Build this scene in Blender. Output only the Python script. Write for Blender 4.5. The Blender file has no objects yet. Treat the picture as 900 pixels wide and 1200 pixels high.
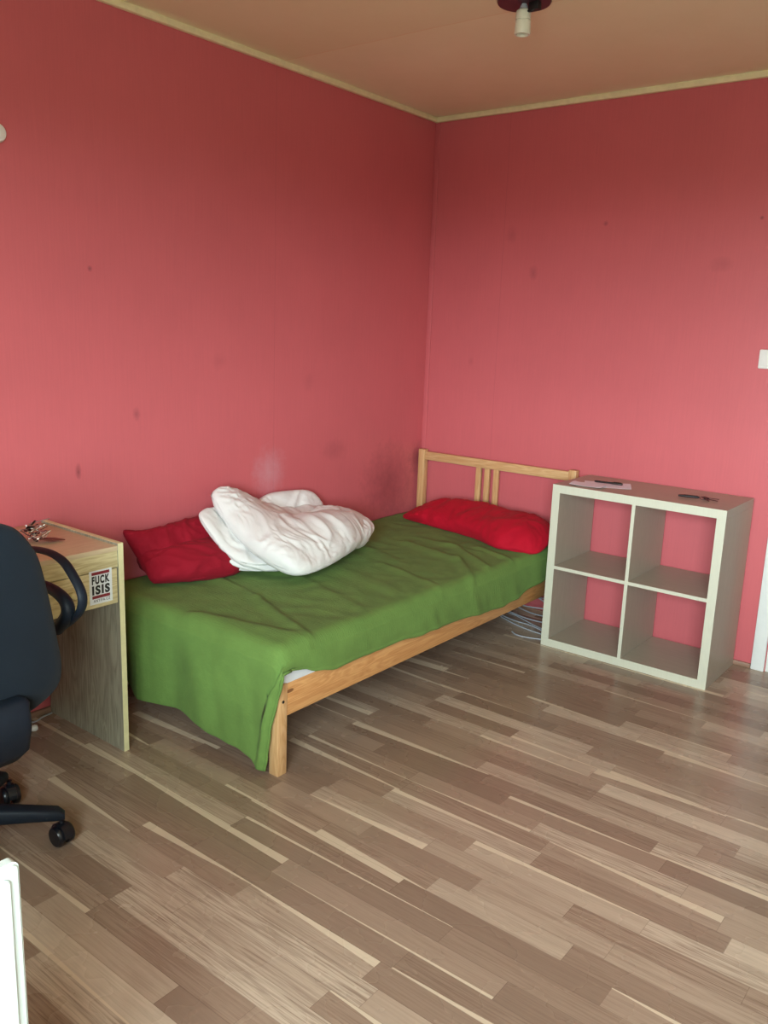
import bpy, bmesh, math, random
from mathutils import Vector, Matrix, noise
random.seed(7)
S = bpy.context.scene
COL = S.collection
PI = math.pi
H = 2.5516

# ------------------------------------------------------------------ colour / node helpers
def lin(c):
    return tuple((x/255/12.92 if x/255 <= 0.04045 else ((x/255+0.055)/1.055)**2.4) for x in c)+(1.0,)

class NT:
    def __init__(self, name):
        self.m = bpy.data.materials.new(name); self.m.use_nodes = True
        self.t = self.m.node_tree; self.N = self.t.nodes; self.L = self.t.links
        self.b = self.N['Principled BSDF']
    def link(self, a, b): self.L.new(a, b)
    def setin(self, sock, v):
        if isinstance(v, bpy.types.NodeSocket): self.L.new(v, sock)
        elif v is not None: sock.default_value = v
    def math(self, op, a, b=None, c=None, clamp=False):
        n = self.N.new('ShaderNodeMath'); n.operation = op; n.use_clamp = clamp
        self.setin(n.inputs[0], a)
        if b is not None: self.setin(n.inputs[1], b)
        if c is not None: self.setin(n.inputs[2], c)
        return n.outputs[0]
    def coord(self, kind='Object'):
        return self.N.new('ShaderNodeTexCoord').outputs[kind]
    def pos(self):
        return self.N.new('ShaderNodeNewGeometry').outputs['Position']
    def sep(self, v):
        n = self.N.new('ShaderNodeSeparateXYZ'); self.L.new(v, n.inputs[0]); return n.outputs
    def comb(self, x=0.0, y=0.0, z=0.0):
        n = self.N.new('ShaderNodeCombineXYZ')
        for i, v in enumerate((x, y, z)): self.setin(n.inputs[i], v)
        return n.outputs[0]
    def mapping(self, v, scale=(1,1,1), rot=(0,0,0), loc=(0,0,0)):
        n = self.N.new('ShaderNodeMapping'); self.L.new(v, n.inputs[0])
        n.inputs['Scale'].default_value = scale; n.inputs['Rotation'].default_value = rot; n.inputs['Location'].default_value = loc
        return n.outputs[0]
    def noise(self, v, scale=5, detail=3, rough=0.5, dist=0.0):
        n = self.N.new('ShaderNodeTexNoise')
        if v is not None: self.L.new(v, n.inputs['Vector'])
        n.inputs['Scale'].default_value = scale; n.inputs['Detail'].default_value = detail
        n.inputs['Roughness'].default_value = rough; n.inputs['Distortion'].default_value = dist
        return n.outputs['Fac']
    def white(self, v):
        n = self.N.new('ShaderNodeTexWhiteNoise'); n.noise_dimensions = '3D'; self.L.new(v, n.inputs['Vector']); return n.outputs['Value']
    def ramp(self, f, stops, interp='LINEAR'):
        n = self.N.new('ShaderNodeValToRGB'); n.color_ramp.interpolation = interp
        e = n.color_ramp.elements
        while len(e) < len(stops): e.new(0.5)
        for i, (p, c) in enumerate(stops):
            e[i].position = p; e[i].color = c
        self.L.new(f, n.inputs[0]); return n.outputs[0]
    def mix(self, f, a, b, mode='MIX'):
        n = self.N.new('ShaderNodeMix'); n.data_type = 'RGBA'; n.blend_type = mode
        self.setin(n.inputs[0], f); self.setin(n.inputs[6], a); self.setin(n.inputs[7], b)
        return n.outputs[2]
    def bump(self, h, strength=0.3, dist=0.002):
        n = self.N.new('ShaderNodeBump'); n.inputs['Strength'].default_value = strength; n.inputs['Distance'].default_value = dist
        self.L.new(h, n.inputs['Height']); self.L.new(n.outputs[0], self.b.inputs['Normal']); return n
    def done(self, color=None, rough=0.5, **kw):
        self.setin(self.b.inputs['Base Color'], color); self.setin(self.b.inputs['Roughness'], rough)
        for k, v in kw.items():
            self.b.inputs[k.replace('_', ' ')].default_value = v
        return self.m

def plain(name, c, rough=0.5, var=0.06, scale=20, **kw):
    t = NT(name); f = t.noise(t.coord(), scale, 3)
    c1 = lin(c); lo = tuple(x*(1-var) for x in c1[:3])+(1,); hi = tuple(min(1, x*(1+var)) for x in c1[:3])+(1,)
    return t.done(t.ramp(f, [(0.3, lo), (0.7, hi)]), rough, **kw)

def wood(name, base, dark, axis='x', ring=1.0, rough=0.5, knots=False, contrast=1.0, spec=0.5):
    """Grain running along the given axis."""
    t = NT(name); p = t.pos()
    along, across = 1.2, 16.0*ring
    sc = {'x': (along, across, across), 'y': (across, along, across), 'z': (across, across, along)}[axis]
    v = t.mapping(p, sc)
    n1 = t.noise(v, 1.6, 3, 0.5, 1.2)
    band = t.math('FRACT', t.math('MULTIPLY', n1, 7.0))
    band = t.math('ABSOLUTE', t.math('SUBTRACT', band, 0.5))
    fine = t.noise(t.mapping(p, tuple(s*6 for s in sc)), 2.0, 4, 0.6)
    f = t.math('ADD', t.math('MULTIPLY', band, 1.2*contrast), t.math('MULTIPLY', t.math('SUBTRACT', fine, 0.5), 0.9*contrast))
    col = t.ramp(f, [(0.0, lin(base)), (0.9, lin(dark))])
    if knots:
        vo = t.N.new('ShaderNodeTexVoronoi'); vo.inputs['Scale'].default_value = 1.0
        ksc = {'x': (3.2, 9, 9), 'y': (9, 3.2, 9), 'z': (9, 9, 3.2)}[axis]
        t.link(t.mapping(p, ksc), vo.inputs['Vector'])
        k = t.math('LESS_THAN', vo.outputs['Distance'], 0.085)
        col = t.mix(t.math('MULTIPLY', k, 0.75), col, lin((92, 52, 30)))
    t.bump(fine, 0.15, 0.001)
    return t.done(col, rough, Specular_IOR_Level=spec)

# ------------------------------------------------------------------ materials
def wall_mat(name, u_axis, seams, marks, base=(208, 104, 110)):
    """Painted vinyl wallpaper: fine vertical ribs, sheet seams, scattered scuffs, broader darker patches."""
    t = NT(name); p = t.pos(); s = t.sep(p); u = s[u_axis]; z = s[2]
    rib = t.noise(t.mapping(p, (150, 150, 5)), 1.0, 4, 0.6)
    big = t.noise(p, 1.3, 4, 0.6)
    c = lin(base)
    col = t.ramp(t.math('ADD', t.math('MULTIPLY', rib, 0.35), t.math('MULTIPLY', big, 0.65)),
                 [(0.3, tuple(x*0.92 for x in c[:3])+(1,)), (0.7, tuple(min(1, x*1.07) for x in c[:3])+(1,))])
    for sx in seams:
        d = t.math('ABSOLUTE', t.math('SUBTRACT', u, sx))
        m = t.math('LESS_THAN', d, 0.002)
        col = t.mix(t.math('MULTIPLY', m, 0.13), col, lin((120, 50, 56)))
    wob = t.math('MULTIPLY', t.math('SUBTRACT', t.noise(p, 22, 4, 0.7), 0.5), 1.1)
    for (mu, mz, ru, rz, mc, st) in marks:
        du = t.math('DIVIDE', t.math('SUBTRACT', u, mu), ru); dz = t.math('DIVIDE', t.math('SUBTRACT', z, mz), rz)
        d = t.math('SQRT', t.math('ADD', t.math('MULTIPLY', du, du), t.math('MULTIPLY', dz, dz)))
        d = t.math('ADD', d, wob)
        m = t.math('MULTIPLY', t.math('SUBTRACT', 1.0, d, clamp=True), st*.6)
        col = t.mix(m, col, lin(mc))
    t.bump(rib, 0.35, 0.0012)
    return t.done(col, 0.42, Specular_IOR_Level=0.45)

def floor_mat():
    t = NT('strip_laminate'); p = t.pos(); s = t.sep(p); x, y = s[0], s[1]
    row = t.math('FLOOR', t.math('DIVIDE', y, 0.071)); v = t.math('FRACT', t.math('DIVIDE', y, 0.071))
    r1 = t.white(t.comb(row, 3.3, 0.0)); r2 = t.white(t.comb(row, 9.1, 2.0))
    ln = t.math('ADD', 0.38, t.math('MULTIPLY', r1, 0.38))
    q = t.math('ADD', t.math('DIVIDE', x, ln), t.math('MULTIPLY', r2, 13.0))
    idx = t.math('FLOOR', q); fr = t.math('FRACT', q)
    a = t.white(t.comb(row, idx, 0.0)); b = t.white(t.comb(row, idx, 5.5)); c = t.white(t.comb(row, idx, 11.0)); e = t.white(t.comb(row, idx, 17.0))
    col = t.ramp(a, [(0.0, lin((146, 123, 106))), (0.25, lin((166, 142, 123))), (0.55, lin((180, 156, 136))), (0.8, lin((198, 176, 155))), (1.0, lin((222, 202, 180)))])
    # grain: stretched noise, shifted from piece to piece
    gv = t.comb(t.math('ADD', t.math('MULTIPLY', x, 2.6), t.math('MULTIPLY', a, 40)), t.math('ADD', t.math('MULTIPLY', y, 42), t.math('MULTIPLY', b, 30)), 0.0)
    g1 = t.noise(gv, 1.0, 2, 0.45, 0.3)
    g2 = t.noise(t.comb(t.math('MULTIPLY', x, 9), t.math('MULTIPLY', y, 190), 0.0), 1.0, 3, 0.6)
    g3 = t.noise(t.comb(t.math('ADD', t.math('MULTIPLY', x, 5.0), t.math('MULTIPLY', b, 50)), t.math('ADD', t.math('MULTIPLY', y, 150), t.math('MULTIPLY', a, 20)), 0.0), 1.0, 3, 0.6, 1.0)
    cath = t.math('MULTIPLY', t.math('SUBTRACT', g3, 0.42, clamp=True), t.math('ADD', 0.7, t.math('MULTIPLY', e, 3.2)))
    gf = t.math('ADD', cath, t.math('ADD', t.math('MULTIPLY', g1, 0.35), t.math('MULTIPLY', g2, 0.35)))
    col = t.mix(t.math('MULTIPLY', gf, 0.6), col, lin((122, 96, 80)))
    # pale sapwood edge, tapering along the piece
    has = t.math('GREATER_THAN', c, 0.60)
    h2 = t.white(t.comb(row, idx, 23.0)); h3 = t.white(t.comb(row, idx, 29.0))
    flip = t.math('GREATER_THAN', h2, 0.5); fl3 = t.math('GREATER_THAN', h3, 0.45)
    vv = t.math('ABSOLUTE', t.math('SUBTRACT', v, flip)); ff = t.math('ABSOLUTE', t.math('SUBTRACT', fr, fl3))
    w = t.math('MULTIPLY', t.math('ADD', t.math('MULTIPLY', ff, 0.34), t.math('MULTIPLY', g1, 0.12)), t.math('ADD', b, 0.25))
    m = t.math('MULTIPLY', has, t.math('LESS_THAN', vv, w))
    col = t.mix(t.math('MULTIPLY', m, 0.75), col, lin((226, 206, 180)))
    # joints
    j1 = t.math('LESS_THAN', v, 0.02); dd = t.math('MULTIPLY', fr, ln); j2 = t.math('LESS_THAN', dd, 0.0015)
    j = t.math('MAXIMUM', j1, j2)
    col = t.mix(t.math('MULTIPLY', j, 0.35), col, lin((78, 56, 46)))
    rg = t.math('ADD', 0.20, t.math('MULTIPLY', t.noise(p, 6, 3), 0.14))
    t.bump(g2, 0.06, 0.0006)
    return t.done(col, rg, Specular_IOR_Level=0.5)

def ceiling_mat():
    t = NT('ceiling_paint'); p = t.pos(); s = t.sep(p)
    f = t.noise(p, 2.0, 4, 0.6)
    col = t.ramp(f, [(0.3, lin((242, 230, 192))), (0.7, lin((248, 237, 202)))])
    side = t.math('LESS_THAN', s[1], -1.147)
    col = t.mix(t.math('MULTIPLY', side, 0.25), col, lin((228, 210, 165)))
    d = t.math('ABSOLUTE', t.math('SUBTRACT', s[1], t.math('ADD', -1.147, t.math('MULTIPLY', t.math('SUBTRACT', t.noise(p, 4, 3), 0.5), 0.02))))
    col = t.mix(t.math('MULTIPLY', t.math('LESS_THAN', d, 0.0035), 0.5), col, lin((236, 208, 160)))
    t.bump(t.noise(p, 60, 4), 0.2, 0.001)
    return t.done(col, 0.85)

def cloth_mat(name, c, weave=900, rough=0.9, var=0.08, sheen=0.2, bumpd=0.0006, streak=None):
    t = NT(name); p = t.pos()
    f = t.noise(p, 9, 4, 0.6)
    cc = lin(c)
    col = t.ramp(f, [(0.3, tuple(x*(1-var) for x in cc[:3])+(1,)), (0.7, tuple(min(1, x*(1+var)) for x in cc[:3])+(1,))])
    w = t.noise(t.mapping(p, (1, 1, 1)), weave, 1)
    if streak:
        w2 = t.noise(t.mapping(p, streak), 1.0, 2)
        w = t.math('ADD', t.math('MULTIPLY', w, 0.4), w2)
    t.bump(w, 0.6, bumpd)
    m = t.done(col, rough)
    t.b.inputs['Sheen Weight'].default_value = sheen
    t.b.inputs['Sheen Roughness'].default_value = 0.5
    t.b.inputs['Specular IOR Level'].default_value = 0.2
    return m

M = {}
M['floor'] = floor_mat(); M['ceiling'] = ceiling_mat()
grey = (120, 56, 62)
M['wall_left'] = wall_mat('red_wallpaper_left', 1, [-1.18],
    [(-1.927, 1.10, .02, .03, grey, .8), (-2.189, .90, .015, .035, (60, 22, 26), .9), (-2.111, 1.634, .012, .012, (60, 22, 26), .9),
     (-1.209, .79, .12, .13, (214, 170, 180), .8), (-.30, .62, .26, .26, (84, 30, 36), .75), (-.03, .74, .10, .12, (60, 24, 28), .7),  # last two: broad darker patches low down near the corner
     (-1.5, 1.3, .05, .04, grey, .25), (-.95, 1.2, .05, .05, grey, .25), (-.75, .85, .12, .06, grey, .4)])
M['wall_back'] = wall_mat('red_wallpaper_back', 0, [.455],
    [(.64, 1.757, .03, .04, grey, .6), (1.006, 1.98, .014, .014, grey, .9), (1.562, 1.786, .06, .04, grey, .35), (.502, 1.947, .04, .05, grey, .3), (1.709, 1.975, .01, .01, (60, 20, 24), .9),
     (.30, 1.3, .02, .03, grey, .3)])
M['wall_plain'] = plain('white_wall', (215, 208, 198), 0.8)
M['wall_red'] = plain('beige_wall', (184, 174, 158), 0.7)
M['cream'] = plain('cream_moulding', (244, 236, 190), 0.6, scale=30)
M['white'] = plain('white_gloss_paint', (236, 238, 236), 0.35, 0.02)
M['panel_white'] = plain('white_lacquer_panel', (206, 216, 212), 0.4, 0.02)
M['plastic_white'] = plain('white_plastic', (240, 240, 236), 0.35, 0.02)
M['porcelain'] = plain('white_porcelain', (236, 240, 222), 0.3, 0.02)
M['birch'] = wood('birch_effect_foil', (176, 166, 150), (162, 151, 134), 'z', 1.2, 0.4, contrast=0.7)
M['birch_x'] = wood('birch_effect_foil_flat', (176, 166, 150), (162, 151, 134), 'x', 1.2, 0.4, contrast=0.7)
M['birch_edge'] = wood('pale_birch_edge', (212, 212, 194), (204, 202, 182), 'z', 1.2, 0.45, contrast=0.5)
M['pine_y'] = wood('lacquered_pine_y', (214, 160, 104), (184, 122, 70), 'y', 1.0, 0.4, True)
M['pine_x'] = wood('lacquered_pine_x', (222, 182, 132), (196, 146, 94), 'x', 1.0, 0.4, True)
M['pine_z'] = wood('lacquered_pine_z', (220, 178, 128), (194, 142, 90), 'z', 1.0, 0.4, False)
M['desk_z'] = wood('desk_veneer_shaded', (168, 164, 142), (120, 116, 98), 'z', 0.9, 0.5)  # desk veneer made greyer and darker, the panel's shade put into its colour
M['desk_y'] = wood('desk_veneer_front', (226, 214, 168), (186, 168, 120), 'y', 0.9, 0.5)
M['desk_top'] = wood('desk_veneer_top', (224, 204, 170), (204, 178, 142), 'y', 0.8, 0.45, contrast=0.6)
M['desk_edge'] = plain('pale_edge_banding', (226, 218, 170), 0.5, 0.05, 40)
M['green'] = cloth_mat('green_cotton', (106, 138, 70), 170, 0.9, 0.09, 0.03, 0.003, (30, 260, 30))
M['green_rib'] = M['green']
M['red'] = cloth_mat('red_cotton', (150, 20, 40), 800, 0.85, 0.08, 0.02)
M['red_bright'] = cloth_mat('bright_red_cotton', (186, 16, 42), 800, 0.85, 0.08, 0.02)
M['duvet'] = cloth_mat('white_duvet_cotton', (236, 234, 232), 700, 0.8, 0.015, 0.1)
M['mattress'] = cloth_mat('white_mattress_ticking', (214, 216, 218), 500, 0.9, 0.03, 0.1)
M['chair_fabric'] = cloth_mat('black_chair_fabric', (20, 29, 38), 900, 0.9, 0.1, 0.06)
M['chair_plastic'] = plain('black_plastic', (18, 27, 38), 0.55, 0.08, 60, Specular_IOR_Level=0.3)
M['castor'] = plain('black_castor_plastic', (16, 20, 28), 0.3, 0.05)
M['steel'] = plain('worn_steel', (190, 188, 180), 0.28, 0.1, 60, Metallic=1.0)
M['darksteel'] = plain('dark_metal', (58, 52, 50), 0.35, 0.1, 60, Metallic=0.8)
M['leather'] = plain('brown_leather', (112, 60, 44), 0.6, 0.1, 40)
M['black'] = plain('black_matt', (18, 18, 20), 0.5, 0.05)
M['maroon'] = plain('maroon_enamel', (74, 42, 52), 0.35, 0.05)
M['paper'] = plain('white_paper', (244, 244, 255), 0.8, 0.02)
M['cable'] = plain('pale_grey_cable', (176, 182, 190), 0.45, 0.04)
M['trimwood'] = plain('brown_skirting', (150, 116, 96), 0.5, 0.08, 30)
M['sticker_white'] = plain('sticker_white', (232, 238, 240), 0.5, 0.02)
M['sticker_red'] = plain('sticker_red', (132, 34, 46), 0.5, 0.03)
M['sticker_black'] = plain('sticker_black', (20, 24, 26), 0.5, 0.02)

# ------------------------------------------------------------------ mesh helpers
def box(bm, lo, hi, bev=0.0, seg=2, mi=0):
    lo, hi = Vector(lo), Vector(hi)
    r = bmesh.ops.create_cube(bm, size=1.0)
    vs = r['verts']
    for v in vs:
        v.co = Vector([(lo[i]+hi[i])/2 + v.co[i]*(hi[i]-lo[i]) for i in range(3)])
    fs = set(f for v in vs for f in v.link_faces)
    for f in fs: f.material_index = mi
    if bev > 0:
        es = list(set(e for v in vs for e in v.link_edges))
        bmesh.ops.bevel(bm, geom=es, offset=bev, segments=seg, affect='EDGES', profile=0.5)

def tube(bm, pts, r, n=10, closed=False, cap=True, flat=None, mi=0):
    """Sweep a circle (or ellipse: flat=(along side, along up)) along points; r may be a list."""
    pts = [Vector(p) for p in pts]; m = len(pts); rings = []
    prev = None
    for i, p in enumerate(pts):
        if closed: d = pts[(i+1) % m]-pts[i-1]
        else: d = pts[min(i+1, m-1)]-pts[max(i-1, 0)]
        d.normalize()
        if prev is None:
            a = Vector((0, 0, 1)) if abs(d.z) < 0.9 else Vector((0, 1, 0))
            if flat: a = Vector((0, 1, 0))
            sx = (a - d*a.dot(d)).normalized()
        else:
            sx = (prev - d*prev.dot(d)).normalized()
        prev = sx; sy = d.cross(sx)
        rr = r[i] if isinstance(r, (list, tuple)) else r
        fa, fb = flat if flat else (1, 1)
        rings.append([bm.verts.new(p + sx*math.cos(2*PI*k/n)*rr*fa + sy*math.sin(2*PI*k/n)*rr*fb) for k in range(n)])
    for i in range(m if closed else m-1):
        A, B = rings[i], rings[(i+1) % m]
        for k in range(n):
            f = bm.faces.new((A[k], A[(k+1) % n], B[(k+1) % n], B[k])); f.material_index = mi
    if cap and not closed:
        bm.faces.new(rings[0][::-1]).material_index = mi; bm.faces.new(rings[-1]).material_index = mi

def lathe(bm, prof, c, axis=(0, 0, 1), n=28, mi=0):
    c = Vector(c); ax = Vector(axis).normalized()
    a = ax.orthogonal().normalized(); b = ax.cross(a); rings = []
    for (r, h) in prof:
        if r < 1e-6: rings.append([bm.verts.new(c+ax*h)])
        else: rings.append([bm.verts.new(c+ax*h+(a*math.cos(2*PI*k/n)+b*math.sin(2*PI*k/n))*r) for k in range(n)])
    for A, B in zip(rings, rings[1:]):
        for k in range(n):
            k2 = (k+1) % n
            if len(A) == 1 and len(B) == 1: continue
            if len(A) == 1: f = bm.faces.new((A[0], B[k], B[k2]))
            elif len(B) == 1: f = bm.faces.new((A[k], B[0], A[k2]))
            else: f = bm.faces.new((A[k], B[k], B[k2], A[k2]))
            f.material_index = mi
    if len(rings[0]) > 1: bm.faces.new(rings[0])
    if len(rings[-1]) > 1: bm.faces.new(rings[-1][::-1])

def spline(pts, k=8, closed=False):
    pts = [Vector(p) for p in pts]; out = []; n = len(pts)
    def P(i): return pts[i % n] if closed else pts[max(0, min(n-1, i))]
    for i in range(n if closed else n-1):
        a, b, c, d = P(i-1), P(i), P(i+1), P(i+2)
        for s in range(k):
            t = s/k
            out.append(0.5*((2*b)+(c-a)*t+(2*a-5*b+4*c-d)*t*t+(3*b-a-3*c+d)*t**3))
    if not closed: out.append(pts[-1])
    return out

def cr(P, t):
    """Catmull-Rom through the list P at t in 0..1."""
    n = len(P)-1; x = min(t*n, n-1e-6); i = int(x); f = x-i
    g = lambda j: P[j] if 0 <= j <= n else (2*P[0]-P[1] if j < 0 else 2*P[n]-P[n-1])
    a, b, c, d = g(i-1), g(i), g(i+1), g(i+2)
    return 0.5*((2*b)+(c-a)*f+(2*a-5*b+4*c-d)*f*f+(3*b-a-3*c+d)*f**3)

def finish(name, bm, mat, parent=None, smooth=True, angle=40, label=None, cat=None, group=None, kind=None, mods=None, weld=False):
    """Shapes are given in world metres; the origin goes to the parent's base, or to the base of the mesh."""
    if weld: bmesh.ops.remove_doubles(bm, verts=bm.verts, dist=1e-5)
    bmesh.ops.recalc_face_normals(bm, faces=bm.faces)
    if parent is not None: o0 = wloc(parent)
    else:
        xs = [v.co for v in bm.verts]
        o0 = Vector(((min(v.x for v in xs)+max(v.x for v in xs))/2, (min(v.y for v in xs)+max(v.y for v in xs))/2, min(v.z for v in xs)))
    for v in bm.verts: v.co -= o0
    me = bpy.data.meshes.new(name); bm.to_mesh(me); bm.free()
    for m in (mat if isinstance(mat, (list, tuple)) else [mat]): me.materials.append(m)
    if smooth:
        for p in me.polygons: p.use_smooth = True
        me.set_sharp_from_angle(angle=math.radians(angle))
    o = bpy.data.objects.new(name, me); COL.objects.link(o)
    if parent is not None: o.parent = parent
    else: o.location = o0
    if label: o['label'] = label
    if cat: o['category'] = cat
    if group: o['group'] = group
    if kind: o['kind'] = kind
    return o

def wloc(o):
    v = Vector(o.location)
    while o.parent is not None:
        o = o.parent; v = v + Vector(o.location)
    return v

def thing(name, loc, label, cat, group=None):
    o = bpy.data.objects.new(name, None); COL.objects.link(o); o.location = loc
    o.empty_display_size = 0.1
    o['label'] = label; o['category'] = cat
    if group: o['group'] = group
    return o

def bx(name, lo, hi, mat, parent=None, bev=0.0015, **kw):
    bm = bmesh.new(); box(bm, lo, hi, bev); return finish(name, bm, mat, parent, **kw)

def struct(name, lo, hi, mat, bev=0.0):
    bm = bmesh.new(); box(bm, lo, hi, bev); return finish(name, bm, mat, kind='structure', smooth=bev > 0)

# ------------------------------------------------------------------ the room
XR, YF = 4.2, -4.75          # right wall, window wall
struct('floor', (-0.1, YF-0.1, -0.1), (XR+0.1, 1.6, 0), M['floor'])
struct('ceiling', (-0.1, YF-0.1, H), (XR+0.1, 1.6, H+0.1), M['ceiling'])
struct('wall_left', (-0.1, YF-0.1, 0), (0, 0.1, H), M['wall_left'])
DX0, DX1, DZ = 1.965, 2.80, 2.02    # doorway in the back wall
bm = bmesh.new()
box(bm, (0, 0, 0), (DX0, 0.1, H)); box(bm, (DX1, 0, 0), (XR, 0.1, H)); box(bm, (DX0, 0, DZ), (DX1, 0.1, H))
finish('wall_back', bm, M['wall_back'], kind='structure', smooth=False)
struct('wall_right', (XR, YF-0.1, 0), (XR+0.1, 1.6, H), M['wall_red'])
struct('wall_hallway', (1.2, 1.5, 0), (XR, 1.6, H), M['wall_plain'])
struct('wall_hallway_side', (1.2, 0.1, 0), (1.3, 1.5, H), M['wall_plain'])
# window wall with its opening (behind the camera)
WX0, WX1, WZ0, WZ1 = 2.1, 3.95, 0.95, 2.2
bm = bmesh.new()
box(bm, (0, YF-0.1, 0), (WX0, YF, H)); box(bm, (WX1, YF-0.1, 0), (XR, YF, H))
box(bm, (WX0, YF-0.1, 0), (WX1, YF, WZ0)); box(bm, (WX0, YF-0.1, WZ1), (WX1, YF, H))
finish('wall_front', bm, M['wall_red'], kind='structure', smooth=False)
bm = bmesh.new()
for (a, b) in (((WX0, YF-.08, WZ0), (WX0+.05, YF-.02, WZ1)), ((WX1-.05, YF-.08, WZ0), (WX1, YF-.02, WZ1)), ((WX0+.05, YF-.08, WZ0), (WX1-.05, YF-.02, WZ0+.05)),
               ((WX0+.05, YF-.08, WZ1-.05), (WX1-.05, YF-.02, WZ1)), ((3.0, YF-.08, WZ0+.05), (3.06, YF-.02, WZ1-.05))):
    box(bm, a, b, 0.004)
finish('window_1', bm, M['white'], kind='structure')
# ceiling moulding
bm = bmesh.new(); box(bm, (0, YF, H-.026), (.022, -.022, H), .005); finish('trim_1', bm, M['cream'], kind='structure')
bm = bmesh.new(); box(bm, (0, -.022, H-.026), (XR, 0, H), .005); finish('trim_2', bm, M['cream'], kind='structure')
# low skirting
bm = bmesh.new(); box(bm, (0, YF, 0), (.014, -.014, .022), .003); finish('baseboard_left', bm, M['trimwood'], kind='structure')
bm = bmesh.new(); box(bm, (.0, -.014, 0), (1.903, 0, .022), .003); finish('baseboard_back', bm, M['trimwood'], kind='structure')
# wallpaper joint strip in the corner
bm = bmesh.new(); box(bm, (.0, -.006, .022), (.03, 0, H-.026), .002); finish('trim_3', bm, M['wall_back'], kind='structure')
# door frame: architrave and jamb lining
bm = bmesh.new()
box(bm, (1.905, -.016, 0), (1.962, 0, DZ+.06), .004); box(bm, (DX1+.003, -.016, 0), (DX1+.06, 0, DZ+.06), .004); box(bm, (1.962, -.016, DZ), (DX1+.003, 0, DZ+.06), .004)
box(bm, (DX0, .0, 0), (DX0+.018, .1, DZ), .002); box(bm, (DX1-.018, .0, 0), (DX1, .1, DZ), .002)
box(bm, (DX0+.018, .045, 0), (DX0+.034, .1, DZ), .002)
finish('door_1', bm, M['white'], kind='structure')

# ------------------------------------------------------------------ shelf unit (2 x 2)
KX, KY, W, D = 1.044, -0.408, .785, .39
k = thing('shelf_unit', (KX+W/2, KY+D/2, 0), 'open pale birch shelf unit with four square compartments standing between bed and doorway', 'shelf unit')
def panel(name, lo, hi, grain):
    """A board of the unit: foil faces, paler front edge."""
    bm = bmesh.new(); box(bm, lo, hi, .0008)
    for f in bm.faces:
        if f.calc_center_median().y < lo[1]+.0012: f.material_index = 1
    return finish(name, bm, [M[grain], M['birch_edge']], k, smooth=False)
T = .038; t2 = .016
panel('top_panel', (KX, KY, W-T), (KX+W, KY+D, W), 'birch_x')
panel('bottom_panel', (KX, KY, 0), (KX+W, KY+D, T), 'birch_x')
panel('side_panel', (KX, KY, T), (KX+T, KY+D, W-T), 'birch')
panel('side_panel', (KX+W-T, KY, T), (KX+W, KY+D, W-T), 'birch')
cx = KX+W/2; cz = W/2
panel('divider', (cx-t2/2, KY, T), (cx+t2/2, KY+D, W-T), 'birch')
panel('shelf', (KX+T, KY, cz-t2/2), (cx-t2/2, KY+D, cz+t2/2), 'birch_x')
panel('shelf', (cx+t2/2, KY, cz-t2/2), (KX+W-T, KY+D, cz+t2/2), 'birch_x')

# papers, pen and keys on the shelf unit
def sheet(name, cx, cy, z, w, h, rot, bend, label, lift=0.0, lines=True):
    bm = bmesh.new(); n = 14; g = {}
    for i in range(n+1):
        for j in range(n+1):
            u, v = i/n-.5, j/n-.5
            x = u*w; y = v*h
            dz = bend*(abs(u)*2)**2*abs(math.sin(3*u+2*v)) + lift*max(0, u*2)**2
            c, s = math.cos(rot), math.sin(rot)
            g[i, j] = bm.verts.new((cx+x*c-y*s, cy+x*s+y*c, z+dz))
    for i in range(n):
        for j in range(n):
            f = bm.faces.new((g[i, j], g[i+1, j], g[i+1, j+1], g[i, j+1]))
            if lines and 2 <= j < n-2 and j % 2 == 0 and 1 < i < n-2: f.material_index = 0
    ret = bmesh.ops.extrude_face_region(bm, geom=bm.faces[:])
    for e in ret['geom']:
        if isinstance(e, bmesh.types.BMVert): e.co.z += .0006
    return finish(name, bm, M['paper'], label=label, cat='paper', angle=60)
sheet('paper_sheet', 1.235, -.235, W+.0006, .21, .145, math.radians(24), .002, 'creased white paper sheet on the shelf unit, lying under the pen', 0)
sheet('paper_sheet', 1.175, -.315, W+.003, .150, .105, math.radians(10), .007, 'small folded paper slip at the front left edge of the shelf unit', 0.0)
pen = thing('pen', (1.225, -.235, W+.004), 'dark pen lying on the white papers on the shelf unit', 'pen')
pa, pb = Vector((1.165, -.225, W+.0085)), Vector((1.295, -.205, W+.0085))
bm = bmesh.new(); tube(bm, [pa, pa.lerp(pb, .06), pa.lerp(pb, .62)], [.003, .0046, .0046], 12); finish('barrel', bm, M['black'], pen)
bm = bmesh.new(); tube(bm, [pa.lerp(pb, .62), pa.lerp(pb, .98), pb], [.0052, .0052, .004], 12)
tube(bm, [pa.lerp(pb, .95)+Vector((0, 0, .006)), pa.lerp(pb, .68)+Vector((0, 0, .0062))], .0012, 8); finish('cap', bm, M['darksteel'], pen)

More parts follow.
